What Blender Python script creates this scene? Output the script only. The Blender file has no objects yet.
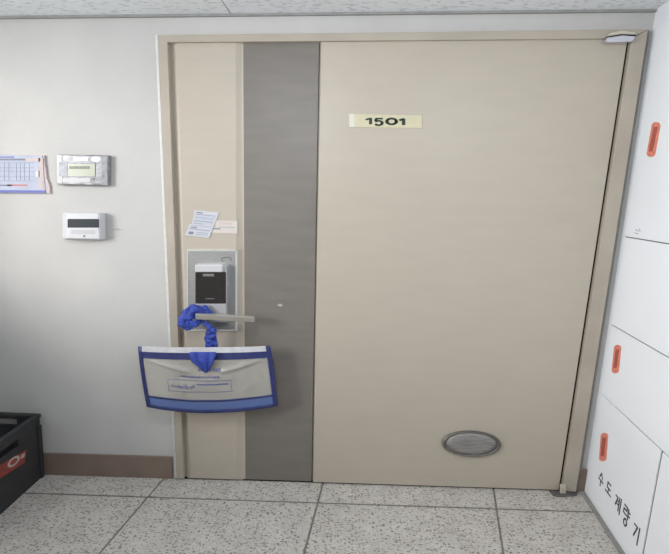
import bpy, bmesh, math, random
from mathutils import Vector, Matrix
random.seed(7)
S = bpy.context.scene
C = S.collection

# ------------------------------------------------------------------ camera
F, CX, CY = 420.0, 334.5, 277.0
D, H, YAW, PITCH, ROLL = 1.8876, 1.4164, -0.03414, -0.18760, 0.02311
fw = Vector((math.sin(YAW)*math.cos(PITCH), math.cos(YAW)*math.cos(PITCH), math.sin(PITCH)))
r0 = Vector((math.cos(YAW), -math.sin(YAW), 0)); u0 = r0.cross(fw)
rt = r0*math.cos(ROLL) + u0*math.sin(ROLL); up = -r0*math.sin(ROLL) + u0*math.cos(ROLL)
EYE = Vector((0, -D, H))
cd = bpy.data.cameras.new('camera'); cam = bpy.data.objects.new('camera', cd); C.objects.link(cam)
cam.matrix_world = Matrix(((rt.x, up.x, -fw.x, EYE.x), (rt.y, up.y, -fw.y, EYE.y), (rt.z, up.z, -fw.z, EYE.z), (0, 0, 0, 1)))
cd.sensor_width = 36; cd.lens = 36*F/669; cd.clip_start = 0.02
S.camera = cam

# ------------------------------------------------------------------ light
w = bpy.data.worlds.new('world'); S.world = w; w.use_nodes = True
w.node_tree.nodes['Background'].inputs[0].default_value = (0.93, 0.96, 1.0, 1)
w.node_tree.nodes['Background'].inputs[1].default_value = 0.10
def area(name, loc, target, sx, sy, power, col):
    l = bpy.data.lights.new(name, 'AREA'); l.shape = 'RECTANGLE'; l.size = sx; l.size_y = sy; l.energy = power; l.color = col
    o = bpy.data.objects.new(name, l); C.objects.link(o); o.location = loc
    o.rotation_euler = (Vector(target)-Vector(loc)).to_track_quat('-Z', 'Y').to_euler()
    return o
area('corridor_window_light', (-3.8, -2.7, 1.95), (0.2, 0, 1.1), 1.4, 1.2, 118, (1.0, 0.968, 0.93))
area('side_fill_light', (-2.5, -1.5, 1.55), (0, -1.5, 1.4), 2.2, 1.2, 27, (0.88, 0.94, 1.0))  # second area light, added to brighten the ceiling and right wall
def lamp(name, loc, power, r, col=(0.90, 0.955, 1.0)):
    l = bpy.data.lights.new(name, 'POINT'); l.energy = power; l.shadow_soft_size = r; l.color = col
    o = bpy.data.objects.new(name, l); C.objects.link(o); o.location = loc
lamp('upper_fill', (-0.35, -1.15, 1.86), 16, 0.12)  # two unseen point lights without fixtures, added to brighten ceiling and upper wall
lamp('upper_fill', (0.6, -1.15, 1.86), 6.5, 0.12)
S.view_settings.view_transform = 'Standard'; S.view_settings.look = 'None'
S.view_settings.gamma = 1; S.view_settings.use_curve_mapping = False
S.view_settings.exposure = 0.0

# ------------------------------------------------------------------ helpers
def ray(x, y): return rt*((x-CX)/F) + up*((CY-y)/F) + fw
def at(x, y, Y=0.0):
    d = ray(x, y); return EYE + d*((Y-EYE.y)/d.y)
def hitp(x, y, n, c):
    d = ray(x, y); return EYE + d*((c-EYE.dot(n))/d.dot(n))
SL = (at(561.5, 490).z - at(184, 478).z)/(at(561.5, 490).x - at(184, 478).x)     # the floor runs very slightly off level
FZ0 = at(184, 478).z - SL*at(184, 478).x
FN = Vector((-SL, 0, 1))
def fl(x, y): return hitp(x, y, FN, FZ0)
def fz(x): return FZ0 + SL*x
A = fl(585, 493); B = fl(623, 551.7)
T = Vector((B.x-A.x, B.y-A.y, 0)).normalized()                                    # along the right wall, towards the viewer
N = Vector((T.y, -T.x, 0))                                                        # out of the right wall, into the corridor
if N.x > 0: N = -N
A0 = Vector((A.x, A.y, 0)) - T*(A.y/T.y)                                          # corner on y = 0
def rw(x, y, off=0.0): return hitp(x, y, N, A0.dot(N)+off)
def rwl(x, y):
    p = rw(x, y); return ((p-A0).dot(T), p.z)
def rwp(s, z, off=0.0): return A0 + T*s + N*off + Vector((0, 0, z))

def lin(c):
    return tuple(((v/255)/12.92 if v <= 10 else (((v/255)+0.055)/1.055)**2.4) for v in c) + (1,)
def mat(name, rgb, rough=0.5, metal=0.0, var=0.0, scale=8, bump=0.0, bscale=60, stretch=(1, 1, 1), spec=0.5, **kw):
    m = bpy.data.materials.new(name); m.use_nodes = True; nt = m.node_tree; b = nt.nodes['Principled BSDF']
    b.inputs['Roughness'].default_value = rough; b.inputs['Metallic'].default_value = metal
    b.inputs['Specular IOR Level'].default_value = spec
    b.inputs['Base Color'].default_value = lin(rgb)
    tc = nt.nodes.new('ShaderNodeTexCoord'); mp = nt.nodes.new('ShaderNodeMapping'); mp.inputs['Scale'].default_value = stretch
    nt.links.new(tc.outputs['Object'], mp.inputs['Vector'])
    if var:
        n = nt.nodes.new('ShaderNodeTexNoise'); n.inputs['Scale'].default_value = scale; n.inputs['Detail'].default_value = 5
        nt.links.new(mp.outputs[0], n.inputs['Vector'])
        r = nt.nodes.new('ShaderNodeValToRGB')
        r.color_ramp.elements[0].position = 0.3; r.color_ramp.elements[1].position = 0.7
        r.color_ramp.elements[0].color = lin([max(0, v*(1-var)) for v in rgb]); r.color_ramp.elements[1].color = lin([min(255, v*(1+var)) for v in rgb])
        nt.links.new(n.outputs['Fac'], r.inputs['Fac']); nt.links.new(r.outputs[0], b.inputs['Base Color'])
    if bump:
        n = nt.nodes.new('ShaderNodeTexNoise'); n.inputs['Scale'].default_value = bscale; n.inputs['Detail'].default_value = 4
        nt.links.new(mp.outputs[0], n.inputs['Vector'])
        bp = nt.nodes.new('ShaderNodeBump'); bp.inputs['Strength'].default_value = bump; bp.inputs['Distance'].default_value = 0.01
        nt.links.new(n.outputs['Fac'], bp.inputs['Height']); nt.links.new(bp.outputs[0], b.inputs['Normal'])
    for k, v in kw.items(): b.inputs[k.replace('_', ' ')].default_value = v
    return m

class MB:
    def __init__(s): s.v = []; s.f = []
    def poly(s, front, back):                       # prism between two matching loops of points
        n = len(front); o = len(s.v); s.v += [tuple(p) for p in front] + [tuple(p) for p in back]
        s.f.append(tuple(range(o, o+n))); s.f.append(tuple(range(o+2*n-1, o+n-1, -1)))
        for i in range(n):
            j = (i+1) % n; s.f.append((o+j, o+i, o+n+i, o+n+j))
        return s
    def box(s, x0, x1, y0, y1, z0, z1):
        a = [(x0, y0, z0), (x1, y0, z0), (x1, y0, z1), (x0, y0, z1)]
        return s.poly([Vector(p) for p in a], [Vector((p[0], y1, p[2])) for p in a])
    def slab(s, px, Y, back):                       # px outline standing on the plane y = Y, straight back to y = back
        fr = [at(x, y, Y) for x, y in px]
        return s.poly(fr, [Vector((p.x, back, p.z)) for p in fr])
    def rect(s, x0, y0, x1, y1, Y, back): return s.slab([(x0, y1), (x1, y1), (x1, y0), (x0, y0)], Y, back)
    def oslab(s, pts, n, th):                       # planar points, thickened behind along -n
        return s.poly(pts, [p-n*th for p in pts])
    def grid(s, fn, us, vs):
        o = len(s.v); nu = len(us)
        for v in vs:
            for u in us: s.v.append(tuple(fn(u, v)))
        for j in range(len(vs)-1):
            for i in range(nu-1):
                a = o+j*nu+i; s.f.append((a, a+1, a+nu+1, a+nu))
        return s
    def tube(s, path, rx, ry=None, n=10):
        ry = ry or rx; o = len(s.v); P = [Vector(p) for p in path]
        for i, p in enumerate(P):
            t = (P[min(i+1, len(P)-1)]-P[max(i-1, 0)]).normalized()
            ref = Vector((0, -1, 0)) if abs(t.y) < 0.9 else Vector((0, 0, 1))
            a = t.cross(ref).normalized(); b = t.cross(a)
            qx = rx[i] if isinstance(rx, (list, tuple)) else rx; qy = ry[i] if isinstance(ry, (list, tuple)) else ry
            for k in range(n):
                q = 2*math.pi*k/n; s.v.append(tuple(p + a*math.cos(q)*qx + b*math.sin(q)*qy))
        for i in range(len(P)-1):
            for k in range(n):
                a = o+i*n+k; b = o+i*n+(k+1) % n; s.f.append((a, b, b+n, a+n))
        s.f.append(tuple(range(o+n-1, o-1, -1))); e = o+(len(P)-1)*n; s.f.append(tuple(range(e, e+n)))
        return s
    def build(s, name, m, parent=None, bevel=0, solid=0, smooth=False, sub=0):
        me = bpy.data.meshes.new(name); me.from_pydata(s.v, [], s.f); me.update()
        bm = bmesh.new(); bm.from_mesh(me); bmesh.ops.recalc_face_normals(bm, faces=bm.faces); bm.to_mesh(me); bm.free()
        o = bpy.data.objects.new(name, me); C.objects.link(o)
        if m: me.materials.append(m)
        if smooth: me.polygons.foreach_set('use_smooth', [True]*len(me.polygons))
        if solid:
            q = o.modifiers.new('s', 'SOLIDIFY'); q.thickness = solid; q.offset = 0
        if bevel:
            q = o.modifiers.new('b', 'BEVEL'); q.width = bevel; q.segments = 2; q.limit_method = 'ANGLE'
        if sub:
            q = o.modifiers.new('u', 'SUBSURF'); q.levels = sub; q.render_levels = sub
        if parent:
            o.parent = parent
            o.matrix_parent_inverse = parent_world(parent).inverted()
        return o
def parent_world(p):
    m = Matrix.Translation(p.location)
    return m if not p.parent else parent_world(p.parent) @ p.matrix_parent_inverse @ m if False else m
def tag(o, label=None, cat=None, group=None, kind=None):
    if label: o['label'] = label
    if cat: o['category'] = cat
    if group: o['group'] = group
    if kind: o['kind'] = kind
    return o
def empty(name, loc):
    o = bpy.data.objects.new(name, None); o.location = loc; o.empty_display_size = 0.05; C.objects.link(o); return o
def lerp(a, b, t): return a + (b-a)*t
def rng(n): return [i/n for i in range(n+1)]

# ------------------------------------------------------------------ materials
M = {}
M['wall'] = mat('wall_paint', (199, 197, 194), 0.85, var=0.02, scale=3, bump=0.12, bscale=90, spec=0.2)
M['wallr'] = mat('white_paint', (238, 241, 246), 0.6, var=0.01, scale=4, bump=0.05, bscale=120, spec=0.3)
M['panelw'] = mat('white_panel', (240, 243, 248), 0.5, var=0.008, scale=3, spec=0.3)
M['caulk'] = mat('caulk', (221, 221, 219), 0.6, var=0.03, scale=40)
M['frame'] = mat('frame_paint', (178, 168, 154), 0.4, var=0.03, scale=6)
M['beige'] = mat('door_beige', (186, 176, 162), 0.42, var=0.012, scale=5, stretch=(1, 1, 4), bump=0.02, bscale=30)
M['taupe'] = mat('door_taupe', (123, 117, 111), 0.45, var=0.03, scale=5, stretch=(1, 1, 5))
M['gap'] = mat('dark_gap', (28, 25, 22), 0.9)
M['base'] = mat('baseboard_brown', (134, 116, 104), 0.5, var=0.05, scale=10)
M['grey'] = mat('grey_trim', (150, 150, 147), 0.6, var=0.05, scale=20)
M['plate'] = mat('brushed_steel', (176, 176, 174), 0.42, 0.55, var=0.05, scale=30, stretch=(1, 1, 12))
M['edge'] = mat('steel_highlight', (232, 232, 230), 0.3, 0.4)
M['silver'] = mat('silver_plastic', (188, 188, 190), 0.35, 0.3)
M['cap'] = mat('silver_cap', (222, 222, 224), 0.3, 0.25)
M['black'] = mat('black_glass', (50, 48, 46), 0.22)
M['dgrey'] = mat('grey_print', (120, 118, 116), 0.5)
M['nickel'] = mat('satin_nickel', (196, 190, 182), 0.35, 0.7)
M['chrome'] = mat('chrome', (214, 214, 222), 0.25, 0.8)
M['cream'] = mat('cream_metal', (206, 200, 184), 0.4, 0.2)
M['blue'] = mat('blue_fabric', (50, 70, 158), 0.7, var=0.15, scale=60, bump=0.3, bscale=120)
M['blued'] = mat('blue_binding', (44, 52, 104), 0.55, var=0.1, scale=40)
M['zip'] = mat('white_zipper', (205, 205, 208), 0.3, var=0.04, scale=40)
M['print'] = mat('blue_print', (98, 104, 150), 0.5)
M['paper'] = mat('white_paper', (200, 200, 206), 0.7, var=0.02, scale=20)
M['paperb'] = mat('bluish_paper', (180, 186, 202), 0.7, var=0.03, scale=30)
M['pink'] = mat('pink_paper', (202, 186, 183), 0.7, var=0.02, scale=20)
M['ink'] = mat('grey_ink', (130, 132, 150), 0.7)
M['inkl'] = mat('pale_ink', (156, 161, 178), 0.7)
M['inkb'] = mat('blue_ink', (100, 108, 176), 0.6)
M['inkr'] = mat('red_ink', (196, 130, 134), 0.7)
M['lcd'] = mat('lcd_green', (173, 178, 156), 0.3)
M['lcdd'] = mat('lcd_digits', (112, 118, 104), 0.4)
M['white'] = mat('white_plastic', (208, 208, 211), 0.35)
M['whites'] = mat('grey_white_plastic', (191, 190, 191), 0.4)
M['screen'] = mat('dark_screen', (52, 57, 62), 0.45, spec=0.2)
M['scuff'] = mat('scuff', (178, 176, 168), 0.9)
M['crate'] = mat('black_plastic', (50, 50, 52), 0.6, var=0.1, scale=20)
M['red'] = mat('red_sticker', (146, 66, 56), 0.5, var=0.12, scale=60)
M['whitep'] = mat('white_print', (184, 178, 171), 0.5)
M['orange'] = mat('orange_sticker', (222, 136, 114), 0.6, var=0.08, scale=60)
M['oranged'] = mat('red_print', (168, 86, 76), 0.6, var=0.1, scale=90)
M['marker'] = mat('marker_ink', (66, 68, 72), 0.7)
M['pencil'] = mat('pencil', (150, 150, 156), 0.8)
M['slip'] = mat('pale_slip', (208, 200, 193), 0.7)
M['inkp'] = mat('pale_pink_ink', (208, 188, 184), 0.7)
M['tape'] = mat('pale_yellow_tape', (206, 198, 168), 0.5, var=0.02, scale=30)
M['tapew'] = mat('white_tape', (216, 214, 198), 0.5)
M['green'] = mat('dark_green_ink', (44, 62, 52), 0.6)
M['dark_seam'] = mat('seam_shadow', (108, 108, 108), 0.9)

def floor_mat():
    m = bpy.data.materials.new('terrazzo'); m.use_nodes = True; nt = m.node_tree; L = nt.links.new
    b = nt.nodes['Principled BSDF']; b.inputs['Roughness'].default_value = 0.45; b.inputs['Specular IOR Level'].default_value = 0.3
    tc = nt.nodes.new('ShaderNodeTexCoord')
    def chips(scale, lo, hi, keep, seed):
        mp = nt.nodes.new('ShaderNodeMapping'); mp.inputs['Scale'].default_value = (0.62, 1, 1); mp.inputs['Location'].default_value = (seed, seed, 0)
        L(tc.outputs['Object'], mp.inputs['Vector'])
        v = nt.nodes.new('ShaderNodeTexVoronoi'); v.inputs['Scale'].default_value = scale; v.inputs['Randomness'].default_value = 1
        L(mp.outputs[0], v.inputs['Vector'])
        sz = nt.nodes.new('ShaderNodeMath'); sz.operation = 'LESS_THAN'; sz.inputs[1].default_value = hi
        L(v.outputs['Distance'], sz.inputs[0])
        sp = nt.nodes.new('ShaderNodeSeparateColor'); L(v.outputs['Color'], sp.inputs[0])
        k = nt.nodes.new('ShaderNodeMath'); k.operation = 'LESS_THAN'; k.inputs[1].default_value = keep; L(sp.outputs[0], k.inputs[0])
        mu = nt.nodes.new('ShaderNodeMath'); mu.operation = 'MULTIPLY'; L(sz.outputs[0], mu.inputs[0]); L(k.outputs[0], mu.inputs[1])
        return mu.outputs[0], sp.outputs[1]
    base = nt.nodes.new('ShaderNodeTexNoise'); base.inputs['Scale'].default_value = 9; base.inputs['Detail'].default_value = 6
    L(tc.outputs['Object'], base.inputs['Vector'])
    br = nt.nodes.new('ShaderNodeValToRGB'); br.color_ramp.elements[0].position = 0.3; br.color_ramp.elements[1].position = 0.7
    br.color_ramp.elements[0].color = lin((188, 183, 176)); br.color_ramp.elements[1].color = lin((206, 202, 196))
    L(base.outputs['Fac'], br.inputs['Fac']); cur = br.outputs[0]
    for scale, hi, keep, c0, c1, seed in ((120, 0.45, 0.45, (214, 210, 203), (190, 184, 174), 3.1), (105, 0.42, 0.36, (128, 122, 114), (164, 157, 148), 0.0), (190, 0.42, 0.34, (112, 108, 102), (168, 161, 152), 7.7)):
        f, h = chips(scale, 0, hi, keep, seed)
        cr = nt.nodes.new('ShaderNodeValToRGB'); cr.color_ramp.elements[0].color = lin(c0); cr.color_ramp.elements[1].color = lin(c1); L(h, cr.inputs['Fac'])
        mx = nt.nodes.new('ShaderNodeMix'); mx.data_type = 'RGBA'; L(f, mx.inputs['Factor']); L(cur, mx.inputs['A']); L(cr.outputs[0], mx.inputs['B']); cur = mx.outputs['Result']
    L(cur, b.inputs['Base Color'])
    return m
M['floor'] = floor_mat()
M['grout'] = mat('grout', (122, 118, 112), 0.9, var=0.1, scale=20)

def ceil_mat():
    m = mat('ceiling_tile', (244, 246, 248), 0.9, spec=0.1); nt = m.node_tree; L = nt.links.new; b = nt.nodes['Principled BSDF']
    tc = nt.nodes.new('ShaderNodeTexCoord'); mp = nt.nodes.new('ShaderNodeMapping'); mp.inputs['Scale'].default_value = (30, 70, 1); L(tc.outputs['Object'], mp.inputs['Vector'])
    n = nt.nodes.new('ShaderNodeTexNoise'); n.inputs['Scale'].default_value = 1.0; n.inputs['Detail'].default_value = 3; L(mp.outputs[0], n.inputs['Vector'])
    r = nt.nodes.new('ShaderNodeValToRGB'); r.color_ramp.elements[0].position = 0.36; r.color_ramp.elements[1].position = 0.46
    r.color_ramp.elements[0].color = lin((214, 218, 221)); r.color_ramp.elements[1].color = lin((244, 246, 248)); L(n.outputs['Fac'], r.inputs['Fac']); L(r.outputs[0], b.inputs['Base Color'])
    return m
M['ceil'] = ceil_mat()

def clear_mat(name, rgb, alpha, rough=0.25, bump=0.5, bscale=14):
    m = mat(name, rgb, rough, bump=bump, bscale=bscale, spec=0.8); nt = m.node_tree
    b = nt.nodes['Principled BSDF']; out = nt.nodes['Material Output']
    t = nt.nodes.new('ShaderNodeBsdfTransparent'); mx = nt.nodes.new('ShaderNodeMixShader'); mx.inputs[0].default_value = alpha
    nt.links.new(t.outputs[0], mx.inputs[1]); nt.links.new(b.outputs[0], mx.inputs[2]); nt.links.new(mx.outputs[0], out.inputs['Surface'])
    return m
M['vinyl'] = clear_mat('clear_vinyl', (212, 208, 200), 0.34, 0.12, 1.0, 16)
M['vinylb'] = clear_mat('blue_vinyl', (98, 124, 186), 0.66, 0.16, 0.9, 12)

# ------------------------------------------------------------------ setting
LX = -2.06                                            # how far left the place is built
FRONT = -3.4
def wz(x): return fz(x)
ca, cb = at(4, 17), at(663, 10)
csl = (cb.z-ca.z)/(cb.x-ca.x)
def cz(x): return ca.z + csl*(x-ca.x)
RX = A0.x + 0.02
# floor: slab of grout with terrazzo tiles lying on it
g = MB()
gx0, gx1 = LX, RX+0.1
g.poly([Vector((gx0, 0.2, fz(gx0)-0.002)), Vector((gx1, 0.2, fz(gx1)-0.002)), Vector((gx1, FRONT, fz(gx1)-0.002)), Vector((gx0, FRONT, fz(gx0)-0.002))],
       [Vector((gx0, 0.2, fz(gx0)-0.08)), Vector((gx1, 0.2, fz(gx1)-0.08)), Vector((gx1, FRONT, fz(gx1)-0.08)), Vector((gx0, FRONT, fz(gx0)-0.08))])
fo = tag(g.build('floor', M['grout']), kind='structure')
# seams: x position at the row seam and how far each runs sideways per metre towards the viewer
def seamx(x1, y1, x2, y2):
    p, q = fl(x1, y1), fl(x2, y2); k = (q.x-p.x)/(q.y-p.y); return p.x-k*p.y, k
s0, s1, s2 = seamx(165, 477, 104, 548), seamx(322, 487, 305, 550), seamx(494, 492, 503, 551)
row = -0.145; tile_d = 0.66
W01 = s1[0]-s0[0]
cols = [(s0[0]-W01*2, s0[1]), (s0[0]-W01, s0[1]), s0, s1, s2, (A0.x+0.02, T.x/T.y)]
rows = [0.0, row] + [row-tile_d*i for i in range(1, 6)]
ft = MB(); gp = 0.005
for i in range(len(cols)-1):
    for j in range(len(rows)-1):
        ya, yb = rows[j]-gp*(j > 0), rows[j+1]+gp
        def X(c, y, d): return c[0]+c[1]*y+d
        q = [(X(cols[i], yb, gp), yb), (X(cols[i+1], yb, -gp), yb), (X(cols[i+1], ya, -gp), ya), (X(cols[i], ya, gp), ya)]
        ft.poly([Vector((x, y, fz(x))) for x, y in q], [Vector((x, y, fz(x)-0.004)) for x, y in q])
tag(ft.build('floor_tiles', M['floor'], fo))

# back wall with the recess the door sits in
ftop_l, ftop_r = at(157, 35), at(649, 28)
L0, L1 = at(157, 35), at(176, 478)
R0, R1 = at(647, 34), at(576, 492)
ox0 = min(L0.x, L1.x)+0.02; ox1 = max(R0.x, R1.x)-0.02; oz = 2.055
wl = MB()
wl.box(LX, ox0, 0, 0.2, -0.1, 2.4); wl.box(ox1, RX+0.3, 0, 0.2, -0.1, 2.4); wl.box(ox0, ox1, 0, 0.2, oz, 2.4); wl.box(ox0, ox1, 0.06, 0.2, -0.1, oz)
tag(wl.build('wall_back', M['wall']), kind='structure')
# right wall
wr = MB(); e = [A0, A0+T*3.4, A0+T*3.4-N*0.15, A0-N*0.15+Vector((0, 0.0, 0))]
wr.poly([Vector((p.x, p.y, -0.1)) for p in e], [Vector((p.x, p.y, 2.4)) for p in e])
tag(wr.build('wall_right', M['wallr']), kind='structure')
# unseen left wall, added so its sill shades the lower left, with daylight window
WX, WS, WT, WY0, WY1 = -2.08, 1.1, 2.08, -0.45, -2.5
lw = MB()
lw.box(WX-0.15, WX, FRONT, 0.2, -0.1, WS); lw.box(WX-0.15, WX, FRONT, 0.2, WT, 2.4); lw.box(WX-0.15, WX, WY0, 0.2, WS, WT); lw.box(WX-0.15, WX, FRONT, WY1, WS, WT)
tag(lw.build('wall_left_added', M['wall']), kind='structure')
wf = MB()
wf.box(WX-0.11, WX-0.06, WY1, WY0, WS, WS+0.04); wf.box(WX-0.11, WX-0.06, WY1, WY0, WT-0.04, WT)
for yy in (WY1, (WY0+WY1)/2-0.02, WY0-0.04): wf.box(WX-0.11, WX-0.06, yy, yy+0.04, WS+0.04, WT-0.04)
tag(wf.build('window_1', M['whites']), kind='structure')
# ceiling and its edge strip
cl = MB()
def cq(x0, x1, y0, y1, th=0.05):
    q = [(x0, y0), (x1, y0), (x1, y1), (x0, y1)]
    cl.poly([Vector((x, y, cz(x))) for x, y in q], [Vector((x, y, cz(x)+th)) for x, y in q])
sx = at(231, 14).x; pitch_x = 1.75
edges = [LX] + [sx-pitch_x, sx, sx+pitch_x, sx+2*pitch_x, RX+0.15]
edges = [v for v in edges if LX <= v <= RX+0.15]
for i in range(len(edges)-1):
    for j in range(6):
        cq(edges[i]+0.003, edges[i+1]-0.003, -0.0-j*0.6, -0.6-j*0.6+0.006)
co = tag(cl.build('ceiling', M['ceil']), kind='structure')
q = [(LX, 0.0), (RX+0.15, 0.0), (RX+0.15, -3.6), (LX, -3.6)]
tag(MB().poly([Vector((x, y, cz(x)+0.04)) for x, y in q], [Vector((x, y, cz(x)+0.1)) for x, y in q]).build('ceiling_grid', M['dark_seam'], co))
tr = MB(); q = [(LX, cz(LX)), (RX, cz(RX))]
fr = [Vector((LX, -0.012, cz(LX)-0.009)), Vector((RX, -0.012, cz(RX)-0.009)), Vector((RX, -0.012, cz(RX))), Vector((LX, -0.012, cz(LX)))]
tr.poly(fr, [Vector((p.x, 0, p.z)) for p in fr]); tag(tr.build('trim_1', M['grey']), kind='structure')
# baseboards
bl = at(170, 456).z - fz(at(170, 456).x)
xe = at(173, 465).x
fr = [Vector((LX, -0.01, fz(LX))), Vector((xe, -0.01, fz(xe))), Vector((xe, -0.01, fz(xe)+bl)), Vector((LX, -0.01, fz(LX)+bl))]
tag(MB().poly(fr, [Vector((p.x, 0, p.z)) for p in fr]).build('baseboard_left', M['base'], bevel=0.002), kind='structure')
xa = at(577.5, 485).x
fr = [Vector((xa, -0.01, fz(xa))), Vector((A0.x, -0.01, fz(A0.x))), Vector((A0.x, -0.01, fz(A0.x)+bl)), Vector((xa, -0.01, fz(xa)+bl))]
tag(MB().poly(fr, [Vector((p.x, 0, p.z)) for p in fr]).build('baseboard_back', M['base'], bevel=0.002), kind='structure')
e = [A0+T*0.012, A0+T*3.3, A0+T*3.3+N*0.02, A0+T*0.012+N*0.02]
tag(MB().poly([Vector((p.x, p.y, fz(p.x))) for p in e], [Vector((p.x, p.y, fz(p.x)+0.006)) for p in e]).build('trim_2', M['grey']), kind='structure')

# door frame
def bar(topl, topr, botl, botr, y0, y1): return [topl, topr, botr, botl]
fm = MB(); YF = -0.026
fm.slab([(183.5, 479), (176.6, 478), (157.8, 35), (167.3, 42.2)], YF, 0.05)
fm.slab([(576, 492), (562.5, 491), (632, 39), (648.5, 29)], YF, 0.05)
fm.slab([(167.3, 42.2), (157.8, 35), (400, 32.2), (648.5, 29), (632, 38.2), (400, 40.3)], YF, 0.05)
tag(fm.build('trim_3', M['frame'], bevel=0.002), kind='structure')
ck = MB(); ck.slab([(176.6, 478), (174.5, 478), (155, 34.5), (157.8, 34.5)], -0.010, 0.0)
tag(ck.build('trim_4', M['caulk'], bevel=0.002), kind='structure')
ck = MB(); ck.slab([(578.5, 492), (576, 492), (648.5, 30), (650.5, 30)], -0.008, 0.0)
tag(ck.build('trim_5', M['grey'], bevel=0.002), kind='structure')

# ------------------------------------------------------------------ door
door = tag(empty('door_1', at(370, 487)), kind='structure')
def ty(x): return 42.6 - (x-167)*0.0062 if x < 400 else 41.1-(x-400)*0.0125
def by(x): return 477.8 + (x-184)*0.0322
def leaf(name, prof, m):
    """prof: (x at the top edge, x at the bottom edge, depth)"""
    b = MB(); n = 24; vs = rng(n)
    P = list(prof)
    def pt(i, v):
        a = at(P[i][0], ty(P[i][0]), P[i][2]); c = at(P[i][1], by(P[i][1]), P[i][2]); return lerp(a, c, v)
    front = [[pt(i, v) for i in range(len(P))] for v in (0, 1)]
    loop0 = front[0] + [Vector((front[0][-1].x, 0.035, front[0][-1].z)), Vector((front[0][0].x, 0.035, front[0][0].z))]
    loop1 = front[1] + [Vector((front[1][-1].x, 0.035, front[1][-1].z)), Vector((front[1][0].x, 0.035, front[1][0].z))]
    b.poly(loop0, loop1)
    return b.build(name, m, door)
YP, YS = -0.013, -0.003
leaf('lock_panel', [(168.3, 184.6, 0.006), (176.5, 191.5, YP), (235.5, 237, YP), (241.5, 243.5, YS), (243.2, 245.4, YS)], M['beige'])
tag(leaf('stripe_panel', [(243.2, 245.4, YS), (319.0, 311.4, YS), (319.2, 311.6, 0.006), (320.4, 312.6, 0.006)], M['taupe']), 'recessed taupe vertical stripe')
leaf('main_panel', [(320.4, 312.6, 0.0), (321.4, 313.4, YP), (322, 314.0, YP), (627.5, 558.5, YP)], M['beige'])
# dark strips stand in for the shade in the gaps round the leaf
gs = MB(); gs.slab([(562.8, 491), (559, 490.5), (628, 38.5), (632.3, 38.5)], -0.004, 0.03)
tag(gs.build('hinge_gap', M['gap'], door), 'dark gap along the hinge side')
gs = MB(); gs.slab([(168.5, 43), (168.5, 41.8), (400, 39.9), (628, 37.6), (628, 39)], -0.006, 0.03)
gs.build('head_gap', M['gap'], door)
gs = MB(); gs.slab([(184.5, 479.6), (560, 491.8), (560, 489), (184.5, 477.4)], -0.004, 0.03)
gs.build('bottom_gap', M['gap'], door)

# lock, parts under it
lk = MB().rect(187.5, 250.5, 236.3, 330.5, YP-0.006, YP+0.004).build('door_lock', M['plate'], door, bevel=0.002)
tag(lk, 'grey steel lock plate with black keypad cover')
eg = MB()
for r in ((186.6, 250, 188, 331), (235.4, 250, 237.2, 331), (187, 249.6, 237, 251.2), (187, 329.6, 237, 331.2)): eg.rect(*r, YP-0.0075, YP)  # pale strips paint the highlight along the plate's edges
eg.build('plate_highlight', M['edge'], lk)
YB = -0.056
MB().rect(196, 303.5, 226.5, 322.5, YB+0.004, YP-0.004).build('lock_body', M['silver'], lk, bevel=0.004)
MB().rect(195, 265.5, 227, 304.2, YB+0.006, YP-0.004).build('lock_housing', M['silver'], lk, bevel=0.004)
MB().rect(195, 272, 225.6, 303.8, YB, YB+0.008).build('keypad_cover', M['black'], lk, bevel=0.004)
MB().rect(194.8, 264.8, 222.6, 272.2, YB-0.003, YP-0.004).build('lock_cap', M['cap'], lk, bevel=0.004)
tx = MB()
for k in range(4): tx.rect(205.5+k*2.3, 298.2, 207.2+k*2.3, 299.2, YB-0.0012, YB+0.001)
tx.build('cover_print', M['dgrey'], lk)
kp = MB().tube([at(203+q, 275.2, YB-0.001) for q in range(0, 12)], 0.006, 0.0015).build('cover_grip', M['dgrey'], lk)
arc = MB().tube([at(226.2+5*math.cos(q), 259.4-2.2*math.sin(q), YP-0.0075) for q in [i*math.pi*1.5/20-0.5 for i in range(21)]], 0.0022, 0.001, 6)
arc.build('plate_mark', M['dgrey'], lk)
# lever handle
YH = -0.098
hd = MB(); fr = [(195.2, 319.4), (254.2, 322.3), (254.2, 316.9), (195.2, 313.8)]
hd.slab(fr, YH, YH+0.02)
h0 = at(203, 317, YH+0.02)
hd.tube([h0, Vector((h0.x, YP-0.004, h0.z))], 0.012, 0.012, 16)
tag(hd.build('lever_handle', M['nickel'], lk, bevel=0.003), 'satin metal lever handle')

# round deadlight plug low on the main panel
vc = at(471, 443.2, YP); ex = (at(500.3, 444, YP)-at(441.5, 442.3, YP))/2; ez = (at(471, 430.5, YP)-at(471, 456, YP))/2
def ring(bm_, prof, n=64):
    o = len(bm_.v)
    for r, y in prof:
        for k in range(n):
            q = 2*math.pi*k/n; p = vc + ex*(r*math.cos(q)) + ez*(r*math.sin(q)); bm_.v.append((p.x, y, p.z))
    for i in range(len(prof)-1):
        for k in range(n):
            a = o+i*n+k; c = o+i*n+(k+1) % n; bm_.f.append((a, c, c+n, a+n))
    bm_.f.append(tuple(range(o+(len(prof)-1)*n, o+len(prof)*n)))
M['plug'] = mat('brushed_plug', (150, 146, 144), 0.45, 0.35, var=0.1, scale=14, stretch=(1, 1, 8), bump=0.15, bscale=40)
M['plugrim'] = mat('plug_rim', (112, 110, 104), 0.4, 0.4, var=0.1, scale=20)
vp = MB(); ring(vp, [(1.0, YP+0.004), (1.0, YP-0.008), (0.96, YP-0.014), (0.90, YP-0.012), (0.87, YP-0.006)]); v_o = vp.build('port_cover', M['plugrim'], door, smooth=True)
tag(v_o, 'grey oval metal port cover')
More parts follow.
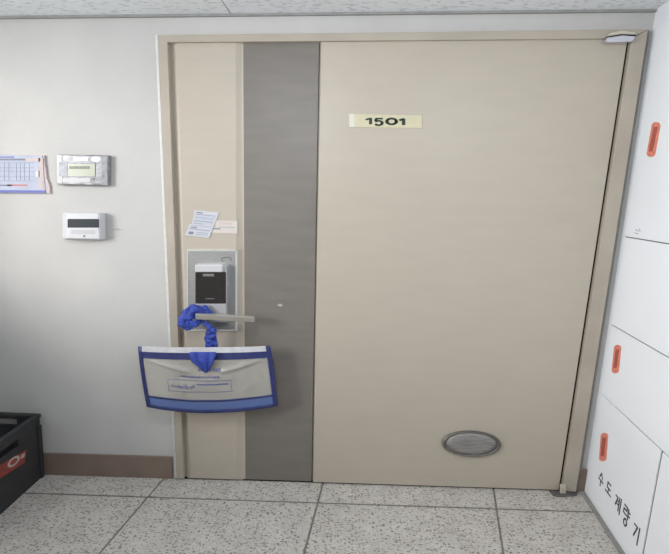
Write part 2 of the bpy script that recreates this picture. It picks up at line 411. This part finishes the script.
vp = MB(); ring(vp, [(0.865, YP-0.004), (0.85, YP-0.010), (0.6, YP-0.0125), (0.3, YP-0.0135), (0.02, YP-0.014)]); vp.build('cover_disc', M['plug'], v_o, smooth=True)

# top and bottom pivots
ph = tag(MB().slab([(605.5, 41.2), (609, 42), (632.5, 41.5), (636, 36), (622, 35), (606.8, 37.4)], -0.045, YP).build('pivot_arm', M['chrome'], door, bevel=0.003), 'chrome pivot arm at the upper corner')
MB().slab([(607, 36.2), (622, 33.8), (636, 34.4), (636, 32.2), (622, 30.2), (611, 32.6)], -0.042, YF).build('pivot_cap', M['cream'], ph, bevel=0.002)
MB().slab([(607, 37.4), (622, 35), (636, 35.5), (636, 34.4), (622, 33.8), (607, 36.2)], -0.036, YF).build('pivot_slot', M['gap'], ph)
pb = MB(); c0 = fl(563, 491.5); z0 = fz(c0.x)
pts = [fl(551, 494.3), fl(553, 496.3), fl(562, 497.6), fl(577, 496.4), fl(577, 491.5), fl(549, 491.5)]
pb.poly([p+Vector((0, 0, 0.008)) for p in pts], [p+Vector((0, 0, 0.0005)) for p in pts])
M['pivot'] = mat('dull_pivot_steel', (112, 110, 108), 0.5, 0.4, var=0.1, scale=30)
pbo = tag(pb.build('floor_pivot', M['pivot'], door, bevel=0.002), 'dull steel floor pivot')
MB().slab([(560.2, 493.6), (566.2, 495.2), (566.2, 484.8), (560.4, 484.8)], -0.035, YF-0.001).build('pivot_block', M['cream'], pbo, bevel=0.002)

MB().slab([(277.8, 306), (282.2, 306.6), (282.2, 304), (277.9, 304)], YS-0.0012, YS).build('paint_chip', M['whitep'], door)

# ------------------------------------------------------------------ number sign
sg = MB().slab([(349, 127.2), (422, 128.2), (422, 115.4), (349, 113.8)], YP-0.003, YP-0.0002).build('number_sign', M['tape'], bevel=0.0008)
tag(sg, 'pale yellow number sign reading 1501 on the beige door', 'sign')
MB().slab([(349.2, 127), (354.5, 127.2), (354.5, 113.9), (349.2, 113.7)], YP-0.0036, YP-0.001).build('end_tape', M['tapew'], sg)
def stroke(pts, wd):
    mb = MB()
    for (xa_, ya_), (xb_, yb2) in zip(pts[:-1], pts[1:]):
        a_, b_ = Vector((xa_, ya_)), Vector((xb_, yb2)); d = (b_-a_).normalized(); n_ = Vector((-d.y, d.x)); n_ = Vector((n_.x*wd, n_.y*wd*.55)); a_ = a_-d*.3; b_ = b_+d*.3
        mb.slab([tuple(a_-n_), tuple(b_-n_), tuple(b_+n_), tuple(a_+n_)], YP-0.0042, YP-0.002)
    return mb
def arcpts(cx_, cy_, a, b, q0, q1, n=14): return [(cx_+a*math.cos(math.radians(lerp(q0, q1, i/n))), cy_-b*math.sin(math.radians(lerp(q0, q1, i/n)))) for i in range(n+1)]
stroke([(366, 119.6), (370.6, 118.3), (370.6, 124)], 1.55).build('numeral', M['green'], sg)
stroke([(382.6, 118.6), (376.2, 118.6), (375.6, 121.2)] + arcpts(378.6, 123, 3.6, 2.2, 120, -150), 1.49).build('numeral', M['green'], sg)
stroke(arcpts(391.6, 121.4, 4.8, 2.9, 0, 360, 24), 1.69).build('numeral', M['green'], sg)
stroke([(399.6, 120.2), (403.6, 118.9), (403.6, 124.8)], 1.76).build('numeral', M['green'], sg)

# ------------------------------------------------------------------ slips of paper stuck on the door
def slip(name, px, Y, m, label, lines, cat='paper slip'):
    o = MB().slab(px, Y, Y+0.0008).build(name, m)
    tag(o, label, cat, 'paper slips taped above the lock')
    bl_, br_, tr_, tl_ = px
    for (u0_, v0_, u1_, v1_, mk) in lines:
        def P(u, v):
            return (lerp(lerp(tl_[0], tr_[0], u), lerp(bl_[0], br_[0], u), v), lerp(lerp(tl_[1], tr_[1], u), lerp(bl_[1], br_[1], u), v))
        MB().slab([P(u0_, v1_), P(u1_, v1_), P(u1_, v0_), P(u0_, v0_)], Y-0.0006, Y+0.0002).build('print_line', M[mk], o)
    return o
slip('paper_slip', [(210, 232.6), (237.3, 233.4), (237.3, 220.9), (211, 220.4)], YP-0.0012, M['slip'], 'pinkish blank-looking slip at right, nearest the taupe stripe', [(0.05, .62, .38, .72, 'ink'), (0.05, .4, .2, .48, 'inkl'), (0.3, 0.12, 0.8, .34, 'inkp'), (.3, .5, .9, .55, 'inkl')])
slip('paper_slip', [(191.5, 226), (213.2, 228.6), (219, 212.5), (194.5, 210)], YP-0.0024, M['paper'], 'upper bluish white printed slip above the door lock', [(0.1, .1, .35, .17, 'ink'), (0.06, .22, .9, .27, 'inkl'), (0.06, .36, .9, .52, 'paperb'), (0.05, .62, .9, .68, 'inkl'), (.05, .78, .5, .83, 'inkl')])
slip('paper_slip', [(185, 235.3), (209, 238), (213.5, 226.5), (189.5, 224)], YP-0.0038, M['paper'], 'lower left white slip with dark printed square', [(0.1, .62, .3, .86, 'ink'), (0.1, .2, .36, .3, 'ink'), (0.06, .36, .92, .44, 'inkl'), (.4, .6, .9, .66, 'inkl'), (.4, .76, .9, .82, 'inkl'), (.08, .06, .9, .1, 'inkl')])

# ------------------------------------------------------------------ clear pouch hanging from the handle
bag = tag(empty('zip_pouch', at(209, 346, -0.08)), 'clear zip pouch with blue trim hanging from the lever handle', 'pouch')
def bed(u, v, side):
    tl, tr_, bl_, br_ = (138.6, 345.8), (270.3, 345.5), (147.2, 406.2), (278.2, 405.0)
    sag = 6.2*math.sin(math.pi*u)**0.8 * v**1.6
    lx = lerp(tl[0], bl_[0], v**1.3); rx = lerp(tr_[0], br_[0], v**0.8)
    x = lerp(lx, rx, u); y = lerp(lerp(tl[1], tr_[1], u), lerp(bl_[1], br_[1], u), v) + sag + 0.8*math.sin(math.pi*u)*(1-v)
    b = math.sin(math.pi*min(1, max(0, u)))**0.6 * (math.sin(math.pi*(0.12+0.8*v)) ** 1.0)
    wr_ = 0.003*math.sin(9*u+5*v) + 0.0025*math.sin(21*u-8*v+1)*v
    def fold(ua, va, ub, vb, amp, sg_):
        dx_, dy_ = ub-ua, (vb-va)*.5; L2 = dx_*dx_+dy_*dy_; t_ = max(0, min(1, ((u-ua)*dx_+(v-va)*.5*dy_)/L2))
        d_ = math.hypot(u-ua-dx_*t_, (v-va)*.5-dy_*t_); return amp*math.exp(-(d_/sg_)**2)*math.sin(math.pi*min(1, max(0.05, t_)))**.5
    wr_ += fold(.04, .20, .40, .38, .020, .015) + fold(.95, .20, .60, .38, .020, .015) + fold(.08, .45, .4, .5, -.005, .03) + fold(.92, .5, .7, .75, .007, .03) + fold(.85, .3, .95, .7, .007, .02) + fold(.2, .75, .5, .55, .005, .03)
    Y = -0.082 - (0.026*b + wr_*b if side > 0 else 0) + (0.022*b if side < 0 else 0)
    return at(x, y, -0.082) + (Vector((0, Y+0.082, 0)))
def sheet(name, m, u0_, u1_, v0_, v1_, off=0.0, side=1, nu=90, nv=44, solid=0.0012):
    us = [lerp(u0_, u1_, t) for t in rng(nu)]; vs = [lerp(v0_, v1_, t) for t in rng(nv)]
    b = MB().grid(lambda u, v: bed(u, v, side)+Vector((0, -off, 0)), us, vs)
    return b.build(name, m, bag, solid=solid, smooth=True)
sheet('clear_front', M['vinyl'], 0.02, 0.97, 0.15, 0.86)
sheet('clear_back', M['vinyl'], 0.02, 0.98, 0.05, 0.97, side=-1)
tag(sheet('bottom_gusset', M['vinylb'], 0.02, 0.985, 0.80, 0.985, 0.001), 'translucent blue bottom gusset')
sheet('zipper', M['zip'], 0.0, 0.965, 0.0, 0.085, 0.003, solid=0.004)
sheet('top_band', M['blued'], 0.01, 0.97, 0.085, 0.19, 0.002, solid=0.003)
for a, b_ in ((0.0, 0.03), (0.965, 1.0)): sheet('side_binding', M['blued'], a, b_, 0.0, 1.0, 0.003, nu=4, nv=20, solid=0.004)
sheet('bottom_binding', M['blued'], 0.0, 1.0, 0.955, 1.0, 0.003, nu=40, nv=3, solid=0.004)
sheet('gusset_seam', M['blued'], 0.02, 0.98, 0.80, 0.825, 0.0025, nu=40, nv=3, solid=0.002)
pr = MB()
def prn(u0_, v0_, u1_, v1_):
    us = [lerp(u0_, u1_, t) for t in rng(8)]; pr.grid(lambda u, v: bed(u, v, 1)+Vector((0, -0.0022, 0)), us, [v0_, v1_])
for r in ((.2, .5, .68, .507), (.2, .67, .68, .677), (.2, .5, .203, .677), (.677, .5, .68, .677), (.42, .545, .66, .565)): prn(*r)
random.seed(3)
u = .225
while u < .41:
    d = random.uniform(.008, .016); prn(u, random.uniform(.56, .6), u+d*.7, random.uniform(.6, .64)); u += d+.003
u = .30
while u < .60:
    d = random.uniform(.008, .02); prn(u, random.uniform(.43, .44), u+d*.8, random.uniform(.455, .47)); u += d+.005
u = .45
while u < .60:
    d = random.uniform(.012, .022); prn(u, random.uniform(.30, .325), u+d*.8, random.uniform(.35, .37)); u += d+.004
pr.build('blue_lettering', M['print'], bag, solid=0.0004)
# strap: blue cloth knotted round the lever and down to the zipper
def P(x, y, Y): return at(x, y, Y)
def smoothpath(pts, n=8):
    out = []
    for i in range(len(pts)-1):
        p0, p1, p2, p3 = pts[max(i-1, 0)], pts[i], pts[i+1], pts[min(i+2, len(pts)-1)]
        for k in range(n):
            t = k/n; out.append(0.5*((2*p1)+(p2-p0)*t+(2*p0-5*p1+4*p2-p3)*t*t+(3*p1-p0-3*p2+p3)*t**3))
    out.append(pts[-1]); return out
def cloth(pathpts, rx, ry, name='strap'):
    ph_ = smoothpath([P(*p) for p in pathpts]); n = len(ph_)
    def rr(lst, i):
        f = i/(n-1)*(len(lst)-1); k = min(int(f), len(lst)-2); return lerp(lst[k], lst[k+1], f-k)
    ph_ = [p+Vector((random.uniform(-.0015, .0015), random.uniform(-.0015, .0015), random.uniform(-.0015, .0015))) for p in ph_]
    b = MB().tube(ph_, [rr(rx, i)*random.uniform(.9, 1.1) for i in range(n)], [rr(ry, i) for i in range(n)], 14)
    return b
c1 = cloth([(213, 314, -0.064), (207, 310.5, -0.068), (199, 309.5, -0.074), (191, 313, -0.088), (185, 320, -0.094), (186, 325, -0.094), (194, 323.5, -0.092), (203, 321, -0.08)],
           [.008, .014, .022, .030, .034, .026, .018, .010], [.008, .012, .014, .016, .016, .014, .012, .008])
c2 = cloth([(202, 322, -0.08), (208, 325, -0.088), (210.5, 329, -0.09), (211, 334, -0.086), (211, 340, -0.078), (211, 352, -0.072)],
           [.010, .012, .016, .028, .031, .030], [.008, .009, .008, .007, .006, .005])
o1 = len(c1.v); c1.f += [tuple(i+o1 for i in f) for f in c2.f]; c1.v += c2.v
so_ = tag(c1.build('strap', M['blue'], bag, smooth=True, sub=2), 'bright blue cloth strap looped round the lever')
tx_ = bpy.data.textures.new('cloth_folds', 'CLOUDS'); tx_.noise_scale = 0.022; tx_.noise_depth = 1
dm = so_.modifiers.new('d', 'DISPLACE'); dm.texture = tx_; dm.strength = 0.022; dm.mid_level = 0.5; dm.texture_coords = 'LOCAL'
tl_ = MB()
def tail(u, v):
    xl = lerp(190, 203, max(0, (v-.45)/.55)**.8); xr = lerp(215.5, 209, max(0, (v-.3)/.7))
    yb3 = lerp(352, 372.5-7*abs(u-.45)**1.2, v)
    x = lerp(xl, xr, u) + 1.0*math.sin(v*13)*(u-.5); y = yb3 + 1.3*math.sin(u*19+1)*v
    return at(x, y, -0.114-0.008*math.sin(math.pi*v)-0.004*math.sin(u*14))
tl_.grid(tail, rng(16), rng(10)); tl_.build('strap_tail', M['blue'], bag, solid=0.004, smooth=True)

# ------------------------------------------------------------------ things on the left wall
nt_ = tag(empty('notice', at(20, 180)), 'bluish printed notice with pink edge at the left wall edge', 'notice')
MB().slab([(-28, 193), (50, 193.5), (49.5, 186), (46.5, 178), (44.5, 162), (44, 155.2), (-28, 153.5)], -0.009, -0.0005).build('back_sheet', M['pink'], nt_)
fs = MB().slab([(-28, 191.5), (45.5, 192.2), (44, 178), (42, 155.8), (-28, 154)], -0.0115, -0.009).build('front_sheet', M['paperb'], nt_)
nl = MB(); 
nl.slab([(-28, 190.8), (45.3, 191.6), (45.2, 190.4), (-28, 189.8)], -0.0122, -0.0113)
nl.slab([(-28, 192.6), (45.5, 193), (45.4, 190.4), (-28, 190.2)], -0.0124, -0.0113).build('blue_strip', M['inkb'], nt_)
def nbar(x0, y0, x1, y1, m, name='print_line'): MB().rect(x0, y0, x1, y1, -0.0122, -0.0113).build(name, M[m], nt_)
nbar(-27, 156.6, 14, 157.6, 'inkb'); nbar(-27, 158.6, 25, 160.4, 'ink'); nbar(26, 158, 40, 161.5, 'pink', 'pink_patch'); nbar(7, 184.4, 27, 186, 'inkr'); nbar(-20, 184.6, 12, 185.9, 'ink')
for y in (162.6, 167.5, 171, 176.5, 180.6): nbar(-27, y, 34, y+.5, 'inkl')
for x in (4, 8.5, 16, 20, 24, 29): nbar(x, 162.6, x+.5, 180.6, 'inkl')
nbar(35.5, 171, 39.5, 177, 'whites', 'stamp_box'); nbar(38.5, 158, 43, 189, 'pink', 'pink_margin')

mt = tag(empty('meter_display', at(83, 170)), 'grey metal meter display with pale green LCD on the left wall', 'meter')
M['meter'] = mat('meter_metal', (136, 136, 140), 0.4, 0.3, var=0.16, scale=26, stretch=(1, 1, 2.5))
MB().slab([(57.5, 184.8), (108.6, 185.8), (109, 155.2), (57.2, 154.4)], -0.022, -0.0005).build('body', M['meter'], mt, bevel=0.004)
MB().slab([(56.8, 183), (62.5, 183.6), (62, 155), (56.6, 154.6)], -0.0235, -0.0217).build('left_margin', M['whites'], mt, bevel=0.001)
M['meterd'] = mat('meter_grey', (120, 120, 126), 0.4, 0.3, var=0.15, scale=40)
MB().rect(59, 162.2, 67.3, 176.3, -0.0238, -0.0217).build('side_panel', M['meterd'], mt, bevel=0.0006)
MB().rect(66.5, 162.8, 95.6, 177.2, -0.0232, -0.0217).build('screen_bezel', M['meterd'], mt, bevel=0.0006)
sc = MB().rect(68.2, 164, 95, 176.2, -0.0245, -0.0225).build('screen', M['lcd'], mt)
for k in range(8): MB().rect(69.2+k*2.6, 166.2, 71.4+k*2.6, 169, -0.0252, -0.024).build('digit', M['lcdd'], sc)
so = MB().slab([(96+5.8*math.cos(q)*(1 if abs(math.cos(q)) < .8 else .95), 159.2-3.0*math.sin(q)) for q in [i*2*math.pi/24 for i in range(24)]], -0.0236, -0.0217).build('white_label', M['white'], mt)
MB().rect(101.8, 156.6, 107.6, 184, -0.0232, -0.0217).build('right_margin', M['meterd'], mt, bevel=0.0006)
MB().rect(74, 157.6, 88, 160.6, -0.0228, -0.0217).build('name_strip', M['silver'], mt)
MB().rect(58.5, 178.2, 90, 181.8, -0.0228, -0.0217).build('lower_strip', M['whites'], mt)
MB().rect(91.6, 178, 94.6, 180.4, -0.0228, -0.0217).build('button', M['dgrey'], mt)
for k, x in enumerate((60, 75, 92)): MB().rect(x, 183.4, x+9, 184.6, -0.0232, -0.0217).build('print_line', M['dgrey'], mt)

th = tag(empty('wall_controller', at(85, 226)), 'small white wall controller with dark display below the meter', 'controller')
bx = MB(); f0 = [at(x, y, -0.045) for x, y in ((66.8, 238.8), (99.8, 239.6), (99.2, 212.8), (66.6, 212.6))]
bk = [at(x, y, -0.0005) for x, y in ((62.2, 239.2), (106.6, 239.8), (106.2, 213), (62, 212.6))]
bx.poly(f0, bk); bx.build('body', M['white'], th, bevel=0.006)
MB().rect(67.4, 219, 98.6, 227.6, -0.0475, -0.044).build('display', M['screen'], th, bevel=0.001)
MB().rect(71, 229.8, 95, 234, -0.0462, -0.044).build('button_strip', M['whites'], th, bevel=0.0008)
MB().rect(83.3, 235, 85, 237.2, -0.0465, -0.044).build('indicator', M['dgrey'], th)
for a, b_, c, d in ((112, 229, 119, 230.2), (116, 227.2, 124, 227.8), (112.5, 214, 121, 214.6)):
    pass
sm = MB().slab([(111, 229.4), (118, 230.6), (123, 230), (117, 228.2)], -0.0006, -0.0001)
tag(sm.build('wall_scuff', M['scuff'], None), kind='structure')

# ------------------------------------------------------------------ access panels in the right wall
top_z = rwl(635.4, 238.2)[1]; a_z = 0.886; low_z = 0.556; s_edge = rwl(655, 500)[0]; g_ = 0.0022; TH = 0.008
ceil_z = cz(A0.x)-0.03
def panel(name, s_0, s_1, z_0, z_1, label):
    pts = [rwp(s_0, z_0, TH), rwp(s_1, z_0, TH), rwp(s_1, z_1, TH), rwp(s_0, z_1, TH)]
    o = MB().oslab(pts, N, TH-0.0004).build(name, M['panelw'], bevel=0.0015)
    return tag(o, label, 'panel', 'white access panels on the right wall')
sb = 0.03
pA = panel('access_panel', sb, 1.5, top_z+g_, ceil_z-0.05, 'tall white access panel under the ceiling, topmost on the right wall')
pB = panel('access_panel', sb, 1.5, a_z+g_, top_z-g_, 'white access panel without a sticker, second from the top')
pC = panel('access_panel', sb, 1.5, low_z+g_, a_z-g_, 'white access panel with the middle orange sticker, second from the floor')
pD = panel('access_panel', sb, s_edge-0.005, fz(A0.x)+0.035, low_z-g_, 'low white access panel with handwritten marker lettering by the floor')
pE = panel('access_panel', s_edge+0.005, 1.5, fz(A0.x)+0.035, low_z-g_, 'plain white access panel at the lower right picture edge')
# dark seams behind the panels
sm = MB()
for z_ in (top_z, a_z, low_z): sm.oslab([rwp(sb+0.01 if z_ != low_z else 0.16, z_-g_, 0.0035), rwp(1.5, z_-g_, 0.0035), rwp(1.5, z_+g_, 0.0035), rwp(sb+0.01 if z_ != low_z else 0.16, z_+g_, 0.0035)], N, 0.003)
sm.oslab([rwp(s_edge-.006, 0.05, 0.0035), rwp(s_edge+.006, 0.05, 0.0035), rwp(s_edge+.006, low_z, 0.0035), rwp(s_edge-.006, low_z, 0.0035)], N, 0.003)
tag(sm.build('trim_6', M['dark_seam']), kind='structure')
def strip_on_wall(mb, a, b, wd, off):
    a2, b2 = Vector(a), Vector(b); d = (b2-a2).normalized(); n2 = Vector((-d.y, d.x))*wd/2; a2 -= d*wd*.3; b2 += d*wd*.3
    mb.oslab([rwp(*(a2-n2), off), rwp(*(b2-n2), off), rwp(*(b2+n2), off), rwp(*(a2+n2), off)], N, 0.0005)
GL = {
 'su': [((.5, 1), (.2, .62)), ((.5, .9), (.8, .62)), ((0, .42), (1, .42)), ((.5, .42), (.5, 0))],
 'do': [((.8, .95), (.25, .95)), ((.25, .95), (.25, .6)), ((.25, .6), (.82, .6)), ((.5, .6), (.5, .28)), ((0, .26), (1, .26))],
 'gye': [((.05, .85), (.4, .85)), ((.4, .85), (.15, .3)), ((.36, .66), (.64, .66)), ((.33, .46), (.64, .46)), ((.66, .95), (.66, .1)), ((.9, 1), (.9, 0))],
 'ryang': [((.05, 1), (.5, 1)), ((.5, 1), (.5, .8)), ((.5, .8), (.05, .8)), ((.05, .8), (.05, .58)), ((.05, .58), (.55, .58)), ((.72, 1), (.72, .44)), ((.72, .86), (.97, .86)), ((.72, .66), (.97, .66))] +
          [((.5+.24*math.cos(i*math.pi/4), .18+.18*math.sin(i*math.pi/4)), (.5+.24*math.cos((i+1)*math.pi/4), .18+.18*math.sin((i+1)*math.pi/4))) for i in range(8)],
 'gi': [((.08, .9), (.55, .9)), ((.55, .9), (.2, .25)), ((.85, 1), (.85, 0))]}
for nm, (x, y), (w_, h_) in (('su', (603, 479.7), (.042, .062)), ('do', (610.5, 490), (.046, .066)), ('gye', (620, 504), (.048, .07)), ('ryang', (628.3, 517), (.046, .08)), ('gi', (638.4, 534), (.044, .072))):
    s_, z_ = rwl(x, y); mb = MB()
    for a, b in GL[nm]: strip_on_wall(mb, (s_+(a[0]-.5)*w_, z_+(a[1]-.5)*h_), (s_+(b[0]-.5)*w_, z_+(b[1]-.5)*h_), .0072, TH+0.0008)
    tag(mb.build('handwritten_syllable', M['marker'], pD), 'black marker handwriting')
mb = MB(); s_, z_ = rwl(639, 231.5)
for a, b in (((-.012, .006), (.014, .002)), ((-.012, -.006), (.014, -.01)), ((.014, .012), (.024, 0))): strip_on_wall(mb, (s_+a[0], z_+a[1]), (s_+b[0], z_+b[1]), .0025, TH+0.0006)
mb.build('pencil_mark', M['pencil'], pB if False else pA)
def sticker(xt, yt, xb, yb, wpx, label):
    hw = wpx/2
    pts = []
    for k in range(9):                       # rounded ends
        q = math.pi*k/8; pts.append((xt+hw*math.cos(q), yt+hw*.9-hw*.9*math.sin(q)))
    for k in range(9):
        q = math.pi+math.pi*k/8; pts.append((xb+hw*math.cos(q), yb-hw*.9-hw*.9*math.sin(q)))
    def W(p, off): s_, z_ = rwl(*p); return rwp(s_, z_, off)
    o = MB().oslab([W(p, TH+0.002) for p in pts], N, 0.0018).build('orange_sticker', M['orange'])
    tag(o, label, 'sticker', 'orange stickers on the right wall panels')
    ins = [(xt-hw*.42, yt+4.8), (xt+hw*.5, yt+4.8), (xb+hw*.42, yb-5.5), (xb-hw*.5, yb-5.5)]
    MB().oslab([W(p, TH+0.0028) for p in ins], N, 0.0012).build('printed_bar', M['oranged'], o)
sticker(658.6, 122, 653.6, 157, 8.6, 'red orange sticker high on the right wall, topmost of three')
sticker(619.9, 345, 617.6, 373.5, 7.2, 'red orange sticker on the right wall, middle of three')
sticker(606.6, 433, 604.9, 461.5, 7.2, 'red orange sticker above the handwriting, lowest of three')

# ------------------------------------------------------------------ black crate by the left edge
cr0 = fl(47.5, 472); cx = cr0.x; yb_ = -0.016
CH = at(43.5, 413.5, -0.02).z - fz(cx) - 0.006; CW = 0.56; CD = 0.46
cr = tag(empty('storage_crate', (cx-CW/2, yb_-CD/2, fz(cx))), 'black plastic crate with red sticker on the floor at left', 'crate')
z0 = fz(cx-CW)+0.004; tk = 0.012
def cbox(name, *b, bev=0.003, mk='crate', par=None): return MB().box(*b).build(name, M[mk], par or cr, bevel=bev)
x1, x0 = cx, cx-CW; y0, y1 = yb_-CD, yb_
cbox('bottom', x0, x1, y0, y1, z0, z0+0.012)
bw = MB()                                      # back wall with a hand slot
bw.box(x0+tk, x1-tk, y1-tk, y1, z0+0.012, z0+CH-0.055); bw.box(x0+tk, x1-tk, y1-tk, y1, z0+CH-0.02, z0+CH); bw.box(x1-tk-0.09, x1-tk, y1-tk, y1, z0+CH-0.055, z0+CH-0.02); bw.box(x0+tk, x0+tk+0.09, y1-tk, y1, z0+CH-0.055, z0+CH-0.02)
bw.build('back_wall', M['crate'], cr)
cbox('front_wall', x0+tk, x1-tk, y0, y0+tk, z0+0.012, z0+CH)
cbox('left_wall', x0, x0+tk, y0, y1, z0+0.012, z0+CH)
rwm = MB(); hy0, hy1, hz0, hz1 = y1-0.26, y1-0.14, z0+CH-0.085, z0+CH-0.045
rwm.box(x1-tk, x1, y0, y1, z0+0.012, hz0); rwm.box(x1-tk, x1, y0, y1, hz1, z0+CH); rwm.box(x1-tk, x1, y0, hy0, hz0, hz1); rwm.box(x1-tk, x1, hy1, y1, hz0, hz1)
rwl_o = rwm.build('side_wall', M['crate'], cr)
rim = MB(); rim.box(x0-.006, x1+.006, y1-.02, y1+.004, z0+CH-0.012, z0+CH+.006); rim.box(x0-.006, x1+.006, y0-.004, y0+.02, z0+CH-0.012, z0+CH+.006)
rim.box(x1-.018, x1+.006, y0+.02, y1-.02, z0+CH-0.012, z0+CH+.006); rim.box(x0-.006, x0+.018, y0+.02, y1-.02, z0+CH-0.012, z0+CH+.006)
rim.build('rim', M['crate'], cr, bevel=0.002)
for yy in (y1-.022, y0+.0):
    cbox('corner_post', x1-.002, x1+.009, yy, yy+.022, z0+.004, z0+CH-.05)
def onside(x, y, off): return hitp(x, y, Vector((1, 0, 0)), x1+off)
def sidepl(px, off): return MB().oslab([onside(x, y, off) for x, y in px], Vector((1, 0, 0)), 0.0009)
def ellipse(cx_, cy_, a, b, k, n=24): return [(cx_+a*math.cos(q), cy_+b*math.sin(q)+k*a*math.cos(q)) for q in [2*math.pi*i/n for i in range(n)]]
sk = sidepl([(-14, 486), (23.5, 462.5), (24.5, 449.5), (-14, 472)], .003).build('red_sticker', M['red'], cr); sk['label'] = 'red sticker with white ring'
sidepl(ellipse(11.8, 461.5, 6.2, 4.6, -.6), .0038).build('white_ring', M['whitep'], sk)
sidepl(ellipse(11.8, 461.5, 3.7, 2.6, -.6), .0046).build('ring_centre', M['red'], sk)
sidepl([(19, 459), (22.5, 457), (23, 452.5), (19.5, 455)], .0038).build('white_print', M['whitep'], sk)
for o in list(cr.children) + [sk.children[i] for i in range(len(sk.children))]:      # crate walls flare outwards a little
    for v in o.data.vertices:
        mx_ = cx-CW/2; v.co.x = mx_ + (v.co.x-mx_)*(1+0.055*max(0, v.co.z-z0)/CH)
